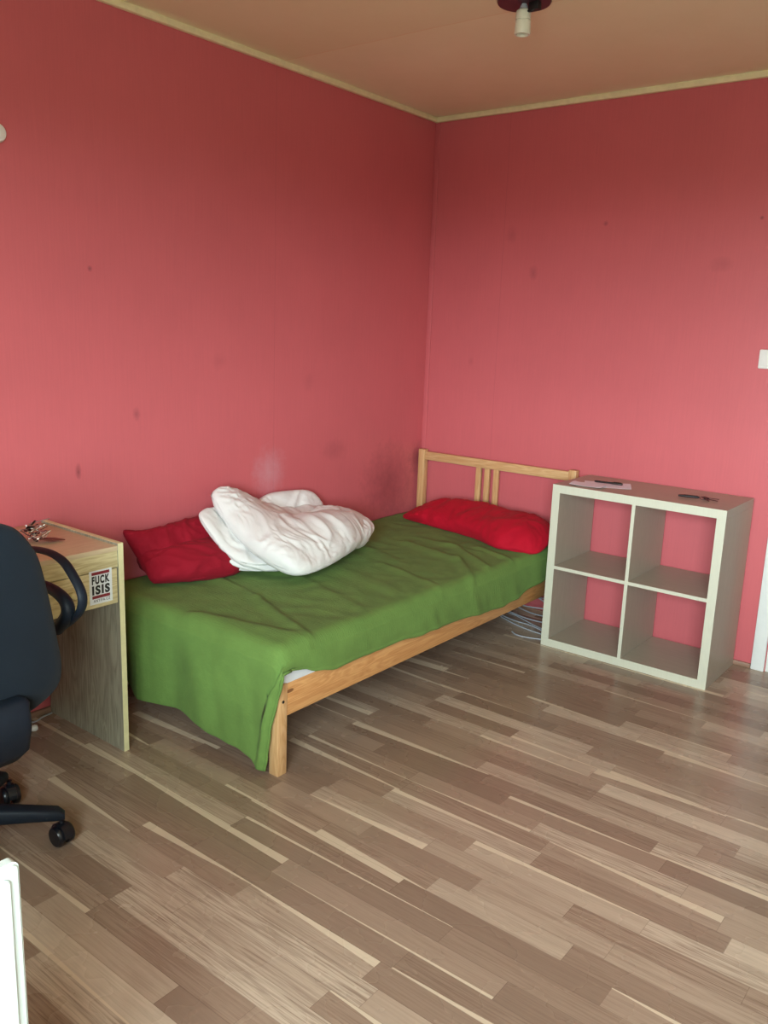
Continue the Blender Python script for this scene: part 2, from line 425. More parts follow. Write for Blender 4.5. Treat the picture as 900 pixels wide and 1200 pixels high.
def key_mesh(bm, p, ang, L=.055, tilt=0.0, mi=0):
    """A flat key: round bow with a hole, shank with teeth."""
    b2 = bmesh.new()
    n = 20; r0, r1, th = .004, .0115, .0012
    for k_ in range(n):
        a0, a1 = 2*PI*k_/n, 2*PI*(k_+1)/n
        q = []
        for (rr, aa) in ((r0, a0), (r1, a0), (r1, a1), (r0, a1)):
            q.append((rr*math.cos(aa), rr*math.sin(aa)*1.1))
        lo = [b2.verts.new((x, y, -th)) for x, y in q]; hi = [b2.verts.new((x, y, th)) for x, y in q]
        b2.faces.new(lo[::-1]); b2.faces.new(hi)
        for i in range(4): b2.faces.new((lo[i], lo[(i+1) % 4], hi[(i+1) % 4], hi[i]))
    out = [(.010, -.0035)]
    x = .018
    while x < L-.006:
        out += [(x, -.0038), (x+.002, -.0018), (x+.004, -.0036)]; x += .006
    out += [(L-.003, -.003), (L, 0), (L-.003, .0032), (.010, .0035)]
    lo = [b2.verts.new((x, y, -th*.8)) for x, y in out]; hi = [b2.verts.new((x, y, th*.8)) for x, y in out]
    b2.faces.new(lo[::-1]); b2.faces.new(hi)
    for i in range(len(out)): b2.faces.new((lo[i], lo[(i+1) % len(out)], hi[(i+1) % len(out)], hi[i]))
    Mx = Matrix.Translation(p) @ Matrix.Rotation(ang, 4, 'Z') @ Matrix.Rotation(tilt, 4, 'Y')
    me = bpy.data.meshes.new('tmp'); b2.transform(Mx); b2.to_mesh(me); b2.free()
    bm.from_mesh(me); bpy.data.meshes.remove(me)

ks = thing('key_set', (1.63, -.245, W), 'dark keys with a black fob at the right end of the shelf unit top', 'keys')
bm = bmesh.new(); tube(bm, [(1.575, -.262, W+.007), (1.60, -.256, W+.008), (1.65, -.243, W+.008), (1.66, -.240, W+.007)], [.005, .0075, .0075, .005], 12, flat=(1, .8)); finish('fob', bm, M['black'], ks)
bm = bmesh.new(); tube(bm, [(1.678+.016*math.cos(a*PI/8), -.238+.016*math.sin(a*PI/8), W+.004+.004*math.sin(a*PI/8)+.003) for a in range(16)], .0012, 8, closed=True); finish('ring', bm, M['darksteel'], ks)
for ang, pp, tl in ((-.15, (1.690, -.240, W+.006), 0.03), (.45, (1.688, -.232, W+.009), 0.06), (-.9, (1.684, -.247, W+.012), .12)):
    bm = bmesh.new(); key_mesh(bm, Vector(pp), ang, .052, tl); finish('key', bm, M['darksteel'], ks, smooth=False)

# ------------------------------------------------------------------ bed
BX, BY = .019, -.055
BR, BF = BX+.97, BY-2.07
bed = thing('bed_frame', (BX+.485, (BY+BF)/2, 0), 'single bed frame of knotty pine along the left wall with low slatted headboard', 'bed')
P = .042
for x in (BX, BR-P):
    bx('headboard_post', (x, BY, 0), (x+P, BY+P*.9, .7995), M['pine_z'], bed, .003)
bx('headboard_rail', (BX+P, BY+.006, .742), (BR-P, BY+.030, .789), M['pine_x'], bed, .003)
bx('headboard_rail', (BX+P, BY+.006, .22), (BR-P, BY+.030, .32), M['pine_x'], bed, .003)
for x in (.414, .468, .524):
    bx('headboard_spindle', (x-.015, BY+.009, .32), (x+.015, BY+.027, .742), M['pine_z'], bed, .002)
for x in (BX, BR-P):
    o = bx('leg', (x, BF, 0), (x+P, BF+P, .322), M['pine_z'], bed, .003)
    if x > .5:
        bm = bmesh.new(); lathe(bm, [(0, .001), (.0055, .001), (.0055, -.004), (0, -.004)], (BR, BF+.022, .262), (1, 0, 0), 16)
        finish('bolt_cover', bm, M['black'], o)
        bm = bmesh.new(); lathe(bm, [(0, .001), (.0055, .001), (.0055, -.004), (0, -.004)], (BR-.020, BF, .225), (0, -1, 0), 16)
        finish('bolt_cover', bm, M['black'], o)
bx('side_rail', (BR-.026, BF+P, .205), (BR-.003, BY, .320), M['pine_y'], bed, .003)
bx('side_rail', (BX+.003, BF+P, .205), (BX+.026, BY, .320), M['pine_y'], bed, .003)
bx('foot_rail', (BX+P, BF+.006, .205), (BR-P, BF+.029, .320), M['pine_x'], bed, .003)
bm = bmesh.new()
for i in range(16):
    y = BY-.10-i*.122; box(bm, (BX+.03, y-.035, .272), (BR-.03, y+.035, .288), .002)
finish('slatted_base', bm, M['pine_x'], bed)

# mattress
MT = .432
bm = bmesh.new(); box(bm, (BX+.008, BF+.018, .290), (BR-.0045, BY-.012, MT), .03, 5)
finish('mattress', bm, M['mattress'], label='white mattress on the pine bed, showing only at the foot corner', cat='mattress')

# bedspread: one sheet, over the top, down the foot and over the side rail
RIDGES = [((.16, -1.72), (.55, -1.80), .035, .007), ((.55, -1.80), (.97, -1.97), .03, .009), ((.55, -2.08), (.93, -2.0), .05, .010),
          ((.45, -.72), (.80, -.80), .04, .009), ((.80, -.80), (.99, -.98), .03, .010), ((.60, -.58), (.95, -.80), .03, .009), ((.42, -.60), (.80, -.62), .03, .006),
          ((.75, -.55), (.97, -.62), .025, .008), ((.30, -.9), (.6, -1.0), .05, .005), ((.35, -1.25), (.85, -1.35), .06, .004), ((.6, -1.1), (.97, -1.2), .03, .006),
          ((.5, -1.5), (.9, -1.62), .05, .005)]
def ridge(x, y):
    h = 0
    for (a, b, w, amp) in RIDGES:
        ax, ay = a; bx_, by_ = b; dx, dy = bx_-ax, by_-ay; L2 = dx*dx+dy*dy
        t = ((x-ax)*dx+(y-ay)*dy)/L2; tc = max(0, min(1, t))
        ox, oy = x-(ax+tc*dx), y-(ay+tc*dy); d = math.hypot(ox, oy)
        side = 1.0 if (ox*dy-oy*dx) > 0 else 0.45
        h += amp*math.exp(-(d/(w*side))**2)
    return h
def interp(tab, x):
    if x <= tab[0][0]: return tab[0][1]
    for (a, b), (c, d) in zip(tab, tab[1:]):
        if x <= c:
            f = (x-a)/(c-a); f = f*f*(3-2*f); return b+(d-b)*f
    return tab[-1][1]
SIDEHEM = [(-2.09, .372), (-2.03, .362), (-1.96, .333), (-1.87, .318), (-1.6, .312), (-1.3, .300), (-1.05, .288), (-.9, .272), (-.76, .262), (-.61, .268), (-.48, .292), (-.33, .300), (-.1, .30)]
FOOTHEM = [(.03, .20), (.14, .15), (.22, .11), (.30, .082), (.42, .090), (.52, .095), (.62, .084), (.70, .068), (.80, .060), (.88, .048), (.92, .020), (.95, .010)]
TOPZ = MT+.012
def topz(x, y):
    z = TOPZ + ridge(x, y)
    z += .006*noise.noise(Vector((x*3.1, y*2.3, 1.7))) + .0025*noise.noise(Vector((x*14+y*5, y*12, 4.0)))
    z += .0045*(1-abs(noise.noise(Vector((x*6+y*3, y*9-x*4, 7.0))))*2)*.6
    return z
NU, NV, NF, NS = 110, 210, 70, 26
def sheet_pt(i, j):
    # i over width: 0..NU on top, NU..NU+NS down the side; j over length: 0..NV on top, NV..NV+NF down the foot
    xl, xr = BX+.010, BR+.008
    r = .045
    ytop0, ytop1 = BY-.022, BF-.004
    def cross(y, i):
        if i <= NU:
            u = i/NU; x = xl+(xr-xl)*u; z = topz(min(x, xr), y)
            dr = max(0, x-(xr-r))/r
            z -= r*(1-math.sqrt(max(0, 1-dr*dr)))*.82
            return Vector((x, y, z))
        t = (i-NU)/NS
        z0 = topz(xr, y)-r*.82; hz = interp(SIDEHEM, y)
        hz += .006*noise.noise(Vector((y*9, 2, 2)))
        z = z0+(hz-z0)*t
        # ripples running down the side
        n_ = noise.noise(Vector((y*7.5+.9*z*6, z*1.5, 3.3)))+.5*noise.noise(Vector((y*19+z*9, z*3, 8.3)))
        x = xr+.004+.012*t*(.35+n_)+.004*math.sin(PI*t)
        if t > .9: x += .003
        return Vector((max(x, xr-.002+.004), y, z))
    if j <= NV:
        y = ytop0+(ytop1-ytop0)*(1-(1-j/NV)**1.0)
        p = cross(y, i)
        dr = max(0, (ytop1+.05)-y)/.05
        if y < ytop1+.05:
            p.z -= .045*(1-math.sqrt(max(0, 1-dr*dr)))*(1 if i <= NU else max(0, 1-2*(i-NU)/NS))
        return p
    t = (j-NV)/NF
    p0 = sheet_pt(i, NV)
    x0, z0 = p0.x, p0.z
    # right edge of the hanging part runs inwards towards the tip
    ci = i/(NU+NS)
    xe = interp([(0, 1.004), (.10, 1.0), (.28, .986), (.6, .962), (.85, .948), (1, .938)], t)
    base_c = i/(NU+NS)
    xt = xl+(xe-xl)*(x0-xl)/(xr-xl+.001) if i <= NU else None
    if i <= NU:
        frac = (i/NU)
        xfin = xl+(xe-.030*min(1, t*4)-xl)*frac
    else:
        frac = (i-NU)/NS
        xfin = (xe-.030*min(1, t*4))+.030*min(1, t*4)*frac+(x0-xr)*max(0, 1-t*3)
    hz = interp(FOOTHEM, xfin)
    hz += .004*noise.noise(Vector((xfin*9, 5, 5)))
    z = z0+(hz-z0)*t
    a = min(1, t*2.2)
    fold = noise.noise(Vector((xfin*5.2+.35*z, z*.7, 9.1)))*.028 + noise.noise(Vector((xfin*13+z*2, z*1.2, 2.2)))*.007
    out = .006+.012*math.sin(min(1, t*1.5)*PI/2)+a*(fold+.008)
    y = ytop1-out
    if xfin < .30:     # towards the wall the cloth falls back under the bed
        k_ = (.30-xfin)/.27
        y += min(.02, .10*k_*t)
    if i > NU:         # the gathered hem strip at the free corner
        y -= .010*math.sin(PI*frac)*min(1, t*5)
        y += .012*frac*min(1, t*4)
    y = min(y, BF-.006-(.0 if t > .05 else 0))
    return Vector((xfin, y, z))
bm = bmesh.new(); g = {}
for i in range(NU+NS+1):
    for j in range(NV+NF+1):
        g[i, j] = bm.verts.new(sheet_pt(i, j))
for i in range(NU+NS):
    for j in range(NV+NF):
        bm.faces.new((g[i, j], g[i+1, j], g[i+1, j+1], g[i, j+1]))
sp = finish('bedspread', bm, M['green'], angle=180, label='olive green cotton bedspread draped over the bed and hanging down at its foot', cat='bedspread')
md = sp.modifiers.new('thickness', 'SOLIDIFY'); md.thickness = .0035; md.offset = 1
# the stitched hem, a part of the bedspread with a rolled edge
bm = bmesh.new()
edge = [sheet_pt(NU+NS, j)+Vector((.002, -.001, 0)) for j in range(NV-4, NV+NF+1, 2)]
tube(bm, edge, [.0055]*len(edge), 8)
edge2 = [sheet_pt(i, NV+NF)+Vector((0, -.001, 0)) for i in range(0, NU+NS+1, 2)]
tube(bm, edge2, .003, 8)
edge3 = [sheet_pt(NU+NS, j)+Vector((.001, 0, 0)) for j in range(2, NV-3, 2)]
tube(bm, edge3, .0028, 8)
finish('hem', bm, M['green'], sp, angle=180)

# ------------------------------------------------------------------ pillows and duvet
def cushion(bm, rows, T, n=(60, 60), wr=.006, wf=9, seed=0.0, zmin=None, xmin=.016, power=4, pinch=0.0, yfun=None, str_dir=(1, 1, 1), xmax=None, ymax=None, big=0.0, rc=.35):
    rows = [[Vector(p) for p in r] for r in rows]
    nu, nv = n
    def mid(u, v): return cr([cr(r, u) for r in rows], v)
    e = 1e-3; top = {}; bot = {}
    for i in range(nu+1):
        for j in range(nv+1):
            U = math.sin(PI/2*(2*i/nu-1)); V = math.sin(PI/2*(2*j/nv-1))
            Uc, Vc = U*math.sqrt(1-rc*V**6), V*math.sqrt(1-rc*U**6)
            u, v = (Uc+1)/2, (Vc+1)/2
            p = mid(u, v)
            du = mid(min(1, u+e), v)-mid(max(0, u-e), v); dv = mid(u, min(1, v+e))-mid(u, max(0, v-e))
            nn = du.cross(dv)
            if nn.length < 1e-12: nn = Vector((0, 0, 1))
            nn.normalize()
            if nn.z < 0 and abs(nn.z) > .05 or (abs(nn.z) <= .05 and nn.x < 0): nn = -nn
            h = T*math.sqrt(max(0, 1-abs(U)**power))*math.sqrt(max(0, 1-abs(V)**power))
            if pinch: h *= 1-pinch*(abs(U)*abs(V))**2
            q = p*wf; q = Vector((q.x*str_dir[0], q.y*str_dir[1], q.z*str_dir[2]))+Vector((seed, seed*1.7, 0))
            q = q+Vector((noise.noise(q*.7), noise.noise(q*.7+Vector((9, 0, 0))), noise.noise(q*.7+Vector((0, 9, 0)))))*.9
            w = (.7-2.4*math.sqrt(noise.noise(q)**2+.006))*wr + (1-2*math.sqrt(noise.noise(q*2.3+Vector((3, 1, 7)))**2+.004))*wr*.4 + (.5-abs(noise.noise(q*4.6)))*wr*.28
            b_ = noise.noise(p*4.5+Vector((seed, 2, 1)))*big
            env = min(1, h/T*1.6) if T else 1
            at_, ab_ = p+nn*(h+(w+b_)*env), p-nn*(h+(w*.6)*env)
            if i in (0, nu) or j in (0, nv):
                wob = noise.noise(q*1.3)*wr*1.2; at_ = ab_ = p+Vector((wob, wob, wob*.5))
            for d, c in ((top, at_), (bot, ab_)):
                c = c.copy()
                if zmin is not None:
                    zm = zmin(c.x, c.y) if callable(zmin) else zmin
                    if c.z < zm: c.z = zm
                c.x = max(c.x, xmin)
                if xmax: c.x = min(c.x, xmax)
                if ymax is not None: c.y = min(c.y, ymax)
                d[i, j] = c
    V1 = {k_: bm.verts.new(c) for k_, c in top.items()}
    V2 = {k_: (V1[k_] if (k_[0] in (0, nu) or k_[1] in (0, nv)) else bm.verts.new(c)) for k_, c in bot.items()}
    for i in range(nu):
        for j in range(nv):
            bm.faces.new((V1[i, j], V1[i+1, j], V1[i+1, j+1], V1[i, j+1]))
            bm.faces.new((V2[i, j], V2[i, j+1], V2[i+1, j+1], V2[i+1, j]))
def bedz(x, y):
    if x > BR+.012: return -1
    return topz(min(x, BR), y)+.005-.037*max(0, (x-(BR-.037))/.045)**2

# red pillow at the head of the bed
bm = bmesh.new()
cushion(bm, [[(.10, -.125, .462), (.30, -.120, .525), (.52, -.115, .545), (.70, -.115, .535), (.84, -.125, .545), (1.00, -.15, .50)],
             [(.085, -.20, .458), (.30, -.21, .52), (.52, -.22, .53), (.70, -.25, .52), (.86, -.28, .535), (1.01, -.30, .490)],
             [(.10, -.29, .455), (.32, -.31, .49), (.50, -.33, .50), (.66, -.37, .50), (.86, -.42, .515), (1.01, -.42, .455)],
             [(.17, -.33, .450), (.33, -.37, .462), (.48, -.39, .462), (.65, -.43, .462), (.83, -.53, .462), (.975, -.52, .44)]],
        .050, (150, 80), .0085, 9, 3.0, bedz, .03, 3, .3, str_dir=(1.4, .8, 1), xmax=1.036, ymax=-.062, big=.010)
finish('pillow', bm, M['red_bright'], angle=180, label='crumpled bright red pillow leaning on the headboard at the head of the bed', cat='pillow')

# red pillow by the wall near the foot of the bed, creased across
bm = bmesh.new()
cushion(bm, [[(.045, -2.045, .665), (.05, -1.92, .635), (.05, -1.80, .640), (.05, -1.68, .650), (.05, -1.55, .63)],
             [(.06, -2.02, .60), (.10, -1.90, .590), (.11, -1.78, .595), (.10, -1.67, .60), (.10, -1.55, .59)],
             [(.09, -1.99, .52), (.14, -1.90, .520), (.15, -1.78, .525), (.14, -1.67, .53), (.13, -1.55, .53)]],
        .046, (110, 70), .013, 10, 11.0, bedz, .014, 4, .1, str_dir=(1, .8, 1.4), big=.010, rc=.08)
cushion(bm, [[(.06, -2.00, .575), (.12, -1.90, .565), (.13, -1.78, .570), (.12, -1.67, .575), (.11, -1.55, .56)],
             [(.12, -2.00, .52), (.19, -1.90, .525), (.21, -1.78, .525), (.21, -1.67, .525), (.18, -1.56, .51)],
             [(.165, -2.00, .455), (.235, -1.92, .470), (.28, -1.80, .470), (.30, -1.69, .470), (.27, -1.58, .470)]],
        .050, (110, 70), .013, 10, 5.0, bedz, .014, 4, .1, str_dir=(1, .8, 1.4), big=.012, rc=.12)
finish('pillow', bm, M['red'], angle=180, label='dark red creased pillow against the left wall, partly under the white duvet', cat='pillow')

# duvet: folded layers heaped against the wall
C = [[(.075, -1.655, .825), (.075, -1.53, .760), (.07, -1.40, .680), (.07, -1.24, .625), (.07, -1.05, .60), (.07, -.93, .57)],
     [(.17, -1.660, .715), (.19, -1.57, .685), (.20, -1.44, .635), (.20, -1.25, .565), (.19, -1.07, .555), (.18, -.91, .54)],
     [(.32, -1.665, .600), (.34, -1.59, .610), (.38, -1.46, .600), (.40, -1.290, .595), (.37, -1.10, .590), (.30, -.92, .55)],
     [(.565, -1.650, .492), (.575, -1.57, .495), (.565, -1.43, .500), (.53, -1.28, .505), (.47, -1.11, .505), (.38, -.96, .50)]]
B = [[(.055, -1.735, .780), (.08, -1.435, .620), (.09, -1.168, .570), (.09, -.963, .530)],
     [(.18, -1.755, .670), (.19, -1.479, .555), (.20, -1.242, .520), (.20, -1.011, .500)],
     [(.30, -1.715, .545), (.32, -1.489, .505), (.33, -1.306, .485), (.33, -1.109, .480)],
     [(.46, -1.66, .485), (.40, -1.424, .480), (.32, -1.259, .475), (.22, -1.057, .475)]]
A = [[(.20, -1.800, .605), (.19, -1.528, .55), (.18, -1.297, .52)],
     [(.26, -1.745, .540), (.26, -1.495, .50), (.26, -1.324, .49)],
     [(.38, -1.655, .468), (.34, -1.418, .465), (.24, -1.238, .465)]]
A2 = [[(.17, -1.790, .575), (.17, -1.528, .535), (.17, -1.297, .51)],
     [(.23, -1.740, .520), (.24, -1.495, .49), (.25, -1.324, .475)],
     [(.33, -1.675, .466), (.32, -1.418, .46), (.22, -1.238, .46)]]
bm = bmesh.new()
cushion(bm, C, .058, (170, 130), .0085, 11, 2.0, bedz, .014, 5, .1, str_dir=(.8, 1.2, .9), big=.016, rc=.3)
cushion(bm, B, .036, (110, 80), .007, 12, 6.0, bedz, .014, 5, .1, big=.006, rc=.45)
cushion(bm, A, .013, (60, 50), .005, 9, 9.0, bedz, .014, 6, .1)
cushion(bm, A2, .012, (60, 50), .005, 9, 14.0, bedz, .014, 6, .1)
# rear fold standing against the wall
cushion(bm, [[(.05, -1.36, .700), (.05, -1.22, .705), (.05, -1.06, .695), (.05, -.95, .675)],
             [(.08, -1.36, .62), (.08, -1.20, .63), (.08, -1.05, .62), (.08, -.92, .59)],
             [(.11, -1.32, .52), (.11, -1.20, .53), (.11, -1.05, .53), (.11, -.88, .52)]],
        .034, (90, 60), .007, 9, 21.0, bedz, .014, 5, .1, big=.010, rc=.4)
# front roll at the right end
cushion(bm, [[(.15, -1.20, .575), (.15, -1.04, .58), (.15, -.92, .555), (.16, -.83, .51)],
             [(.27, -1.24, .570), (.28, -1.08, .575), (.31, -.95, .540), (.30, -.85, .500)],
             [(.44, -1.32, .510), (.46, -1.15, .510), (.44, -1.03, .500), (.40, -.93, .490)]],
        .056, (130, 100), .0085, 12, 27.0, bedz, .014, 4, .1, str_dir=(1, 1.3, 1), big=.012, rc=.45)
finish('duvet', bm, M['duvet'], angle=180, label='folded white duvet heaped on the bed against the left wall', cat='duvet')

# ------------------------------------------------------------------ desk
DF, DY, DH = .4735, -2.3337, .742
desk = thing('desk', (DF/2, DY-.55, 0), 'pale pine veneer writing desk with drawers standing against the left wall', 'desk')
def edged(name, lo, hi, mat, parent):
    bm = bmesh.new(); box(bm, lo, hi, .0008)
    for f in bm.faces:
        c = f.calc_center_median()
        if c.x > hi[0]-.001 or c.z > hi[2]-.001: f.material_index = 1
    return finish(name, bm, [M[mat], M['desk_edge']], parent, smooth=False)
edged('side_panel', (.012, DY-.020, 0), (DF, DY, DH+.002), 'desk_z', desk)
edged('side_panel', (.012, DY-1.12, 0), (DF, DY-1.10, DH+.002), 'desk_z', desk)
bx('desktop', (.012, DY-1.10, DH-.022), (DF-.003, DY-.020, DH-.006), M['desk_top'], desk, .001)
bx('apron', (DF-.021, DY-1.10, DH-.078), (DF-.005, DY-.020, DH-.022), M['desk_y'], desk, .001)
bx('back_panel', (.012, DY-1.10, DH-.30), (.028, DY-.020, DH-.022), M['desk_y'], desk, .001)
for (ya, yb) in ((DY-.375, DY-.022), (DY-1.098, DY-.380)):
    dr = bx('drawer', (DF-.022, ya+.002, DH-.200), (DF-.004, yb-.002, DH-.081), M['desk_y'], desk, .0015)
    bm = bmesh.new(); box(bm, (.06, ya+.02, DH-.19), (DF-.0225, yb-.02, DH-.18)); box(bm, (.06, ya+.02, DH-.18), (.07, yb-.02, DH-.09))
    box(bm, (.07, ya+.02, DH-.18), (DF-.0225, ya+.03, DH-.09)); box(bm, (.07, yb-.03, DH-.18), (DF-.0225, yb-.02, DH-.09)); finish('drawer_box', bm, M['desk_y'], dr, smooth=False)
    bm = bmesh.new(); lathe(bm, [(.006, 0), (.006, .010), (.012, .014), (.0135, .020), (.010, .025), (0, .027)], (DF-.0045, (ya+yb)/2+(.004 if yb > DY-.1 else 0), DH-.135), (1, 0, 0), 24)
    finish('knob', bm, M['desk_edge'], dr)
    if yb > DY-.1: drawer1 = dr
# sticker on the drawer front
def text_faces(bm, s, y0, y1, z0, z1, x, mi, bold=0.0):
    """Lettering fitted into a rectangle of the drawer front, read from +x (left is -y)."""
    cu = bpy.data.curves.new('tmp_text', 'FONT'); cu.body = s; cu.offset = bold; cu.extrude = 0.0; cu.space_character = 1.22; cu.fill_mode = 'FRONT'
    o = bpy.data.objects.new('tmp_text', cu); COL.objects.link(o)
    dg = bpy.context.evaluated_depsgraph_get(); dg.update()
    me = bpy.data.meshes.new_from_object(o.evaluated_get(dg))
    xs = [v.co.x for v in me.vertices]; ys = [v.co.y for v in me.vertices]
    a, b, c, d = min(xs), max(xs), min(ys), max(ys)
    for v in me.vertices:
        u = (v.co.x-a)/(b-a); w = (v.co.y-c)/(d-c)
        v.co = Vector((x, y0+(y1-y0)*u, z0+(z1-z0)*w))
    nf = len(bm.faces); bm.from_mesh(me); bm.faces.ensure_lookup_table()
    for f in bm.faces[nf:]: f.material_index = mi
    bpy.data.objects.remove(o); bpy.data.curves.remove(cu); bpy.data.meshes.remove(me)
bm = bmesh.new()
sx = DF-.0038
box(bm, (DF-.0042, -2.462, DH-.187), (sx, -2.378, DH-.074), 0)
Y0, Y1 = -2.453, -2.387
def quad(y0, y1, z0, z1, x, mi):
    f = bm.faces.new([bm.verts.new((x, y, z)) for y, z in ((y0, z0), (y1, z0), (y1, z1), (y0, z1))]); f.material_index = mi
quad(Y0, Y1, DH-.089, DH-.079, sx+.0002, 1)
quad(Y0, Y1, DH-.168, DH-.158, sx+.0002, 1)
text_faces(bm, 'FUCK', Y0, Y1, DH-.120, DH-.092, sx+.0003, 2, .05)
text_faces(bm, 'ISIS', Y0, Y1, DH-.155, DH-.124, sx+.0003, 2, .05)
text_faces(bm, 'ANTIFA.CZ', Y0+.004, Y1, DH-.180, DH-.171, sx+.0003, 2, .01)
ob = finish('sticker', bm, [M['sticker_white'], M['sticker_red'], M['sticker_black']], drawer1, smooth=False)
ob['label'] = 'white sticker with bold black lettering between two dark red bars'
for p_ in ob.data.polygons: pass

# bunch of keys with a leather tag on the desk
kb = thing('key_bunch', (.27, -2.50, DH-.006), 'bunch of silver keys with a brown leather tag lying on the desk', 'keys')
zt = DH-.006
for q in range(15):
    a = random.uniform(0, 2*PI); rr = random.uniform(.0, .042)
    bm = bmesh.new(); key_mesh(bm, Vector((.245+rr*math.cos(a)*1.2, -2.515+rr*math.sin(a), zt+.006+.0038*q)), random.uniform(0, 2*PI), .056, random.uniform(-.7, .2))
    for v in bm.verts: v.co.z = max(v.co.z, zt+.0005)
    finish('key', bm, M['steel'] if q % 3 else M['darksteel'], kb, smooth=False)
for c_, r_ in (((.25, -2.52), .018), ((.285, -2.50), .013)):
    bm = bmesh.new(); tube(bm, [(c_[0]+r_*math.cos(a*PI/10), c_[1]+r_*math.sin(a*PI/10), zt+.03+.010*math.sin(a*PI/10)) for a in range(20)], .0014, 8, closed=True); finish('ring', bm, M['steel'], kb)
bm = bmesh.new()
tp = [(.275, -2.515), (.30, -2.495), (.305, -2.44), (.27, -2.455), (.255, -2.49)]
lo = [bm.verts.new((x, y, zt+.012-.11*max(0, (y+2.515)))) for x, y in tp]; hi = [bm.verts.new((v.co.x, v.co.y, v.co.z+.0035)) for v in lo]
for v in lo+hi: v.co.z = max(v.co.z, zt+.0006+(0.003 if v in hi else 0))
bm.faces.new(lo[::-1]); bm.faces.new(hi)
for i in range(5): bm.faces.new((lo[i], lo[(i+1) % 5], hi[(i+1) % 5], hi[i]))
finish('leather_tag', bm, M['leather'], kb, smooth=False)

# cable with white plug on the floor under the desk
pl = thing('power_cable', (.09, -2.47, 0), 'thin cable with a small white plug on the floor under the desk', 'cable')
bm = bmesh.new(); tube(bm, spline([(.03, -2.36, .004), (.035, -2.40, .004), (.05, -2.44, .004), (.03, -2.48, .004), (.06, -2.52, .004), (.095, -2.51, .005), (.104, -2.488, .010)]), .003, 8); finish('cord', bm, M['cable'], pl)
bm = bmesh.new(); lathe(bm, [(.004, -.014), (.010, -.008), (.012, .004), (.009, .012), (0, .012)], (.110, -2.478, .0125), (.3, .9, .05), 18); finish('plug', bm, M['plastic_white'], pl)

# ------------------------------------------------------------------ office chair
CX, CY = .635, -3.02
ch = thing('office_chair', (CX, CY, 0), 'black fabric office chair with loop armrests at the desk, cut by the left edge', 'chair')
def dirv(a): return Vector((math.cos(a), math.sin(a), 0))
for q in range(5):
    a = math.radians(124 if q == 1 else 56.5+72*q); d = dirv(a); c = Vector((CX, CY, 0))
    bm = bmesh.new()
    pts = [c+d*.03+Vector((0, 0, .125)), c+d*.12+Vector((0, 0, .118)), c+d*.22+Vector((0, 0, .104)), c+d*.275+Vector((0, 0, .096)), c+d*.292+Vector((0, 0, .088))]
    # a leg with flat sides: rectangular-ish sweep
    s = Vector((-d.y, d.x, 0)); prof = []
    for p, w_, h_ in zip(pts, (.030, .027, .023, .020, .012), (.026, .024, .019, .017, .010)):
        prof.append([bm.verts.new(p+s*w_*math.copysign(abs(math.cos(t_))**.5, math.cos(t_))+Vector((0, 0, h_*math.copysign(abs(math.sin(t_))**.5, math.sin(t_))))) for t_ in [2*PI*k_/16 for k_ in range(16)]])
    for A_, B_ in zip(prof, prof[1:]):
        for k_ in range(16): bm.faces.new((A_[k_], A_[(k_+1) % 16], B_[(k_+1) % 16], B_[k_]))
    bm.faces.new(prof[0][::-1]); bm.faces.new(prof[-1])
    leg = finish('leg', bm, M['chair_plastic'], ch)
    # twin-wheel castor
    cc = c+d*.282+(Vector((.014, .010, 0)) if q == 1 else Vector()); bm = bmesh.new()
    yaw = math.radians(56.5+72*q+ (35 if q == 0 else -50)); ax = dirv(yaw)
    for sgn in (-1, 1):
        lathe(bm, [(0, .004), (.020, .004), (.028, .007), (.030, .012), (.030, .020), (.026, .0255), (.008, .027), (0, .027)], cc+Vector((0, 0, .030)), ax*sgn, 28)
    lathe(bm, [(.006, .045), (.006, .075), (.009, .078)], cc, (0, 0, 1), 14)
    hood = []
    for k_ in range(13):
        t_ = PI*k_/12; side = Vector((-ax.y, ax.x, 0))
        hood.append(cc+Vector((0, 0, .027))+side*.0295*math.cos(t_)+Vector((0, 0, .0295*math.sin(t_))))
    rgs = []
    for off in (-.010, -.009, .009, .010):
        k0 = 1 if abs(off) < .0095 else .93
        rgs.append([bm.verts.new(cc+Vector((0, 0, .027))+ax*off*1.3+Vector((0, 0, .003))+(h_-cc-Vector((0, 0, .027)))*1.22*k0) for h_ in hood])
    for A_, B_ in zip(rgs, rgs[1:]):
        for k_ in range(13): bm.faces.new((A_[k_], A_[(k_+1) % 13], B_[(k_+1) % 13], B_[k_]))
    bm.faces.new(rgs[0]); bm.faces.new(rgs[-1][::-1])
    box(bm, tuple(cc+Vector((-.006, -.006, .02))), tuple(cc+Vector((.006, .006, .055))), .002)
    finish('castor', bm, M['castor'], leg)
bm = bmesh.new(); lathe(bm, [(0, .085), (.040, .085), (.045, .10), (.045, .145), (.032, .155), (.026, .16), (.026, .28), (.016, .285), (.016, .40), (0, .40)], (CX, CY, 0)); finish('gas_column', bm, M['chair_plastic'], ch)
bm = bmesh.new(); box(bm, (CX-.12, CY-.07, .395), (CX+.12, CY+.07, .44), .012, 3); finish('seat_mechanism', bm, M['chair_plastic'], ch)
bm = bmesh.new(); box(bm, (CX-.225, CY-.205, .445), (CX+.17, CY+.205, .515), .034, 6); finish('seat', bm, M['chair_fabric'], ch)
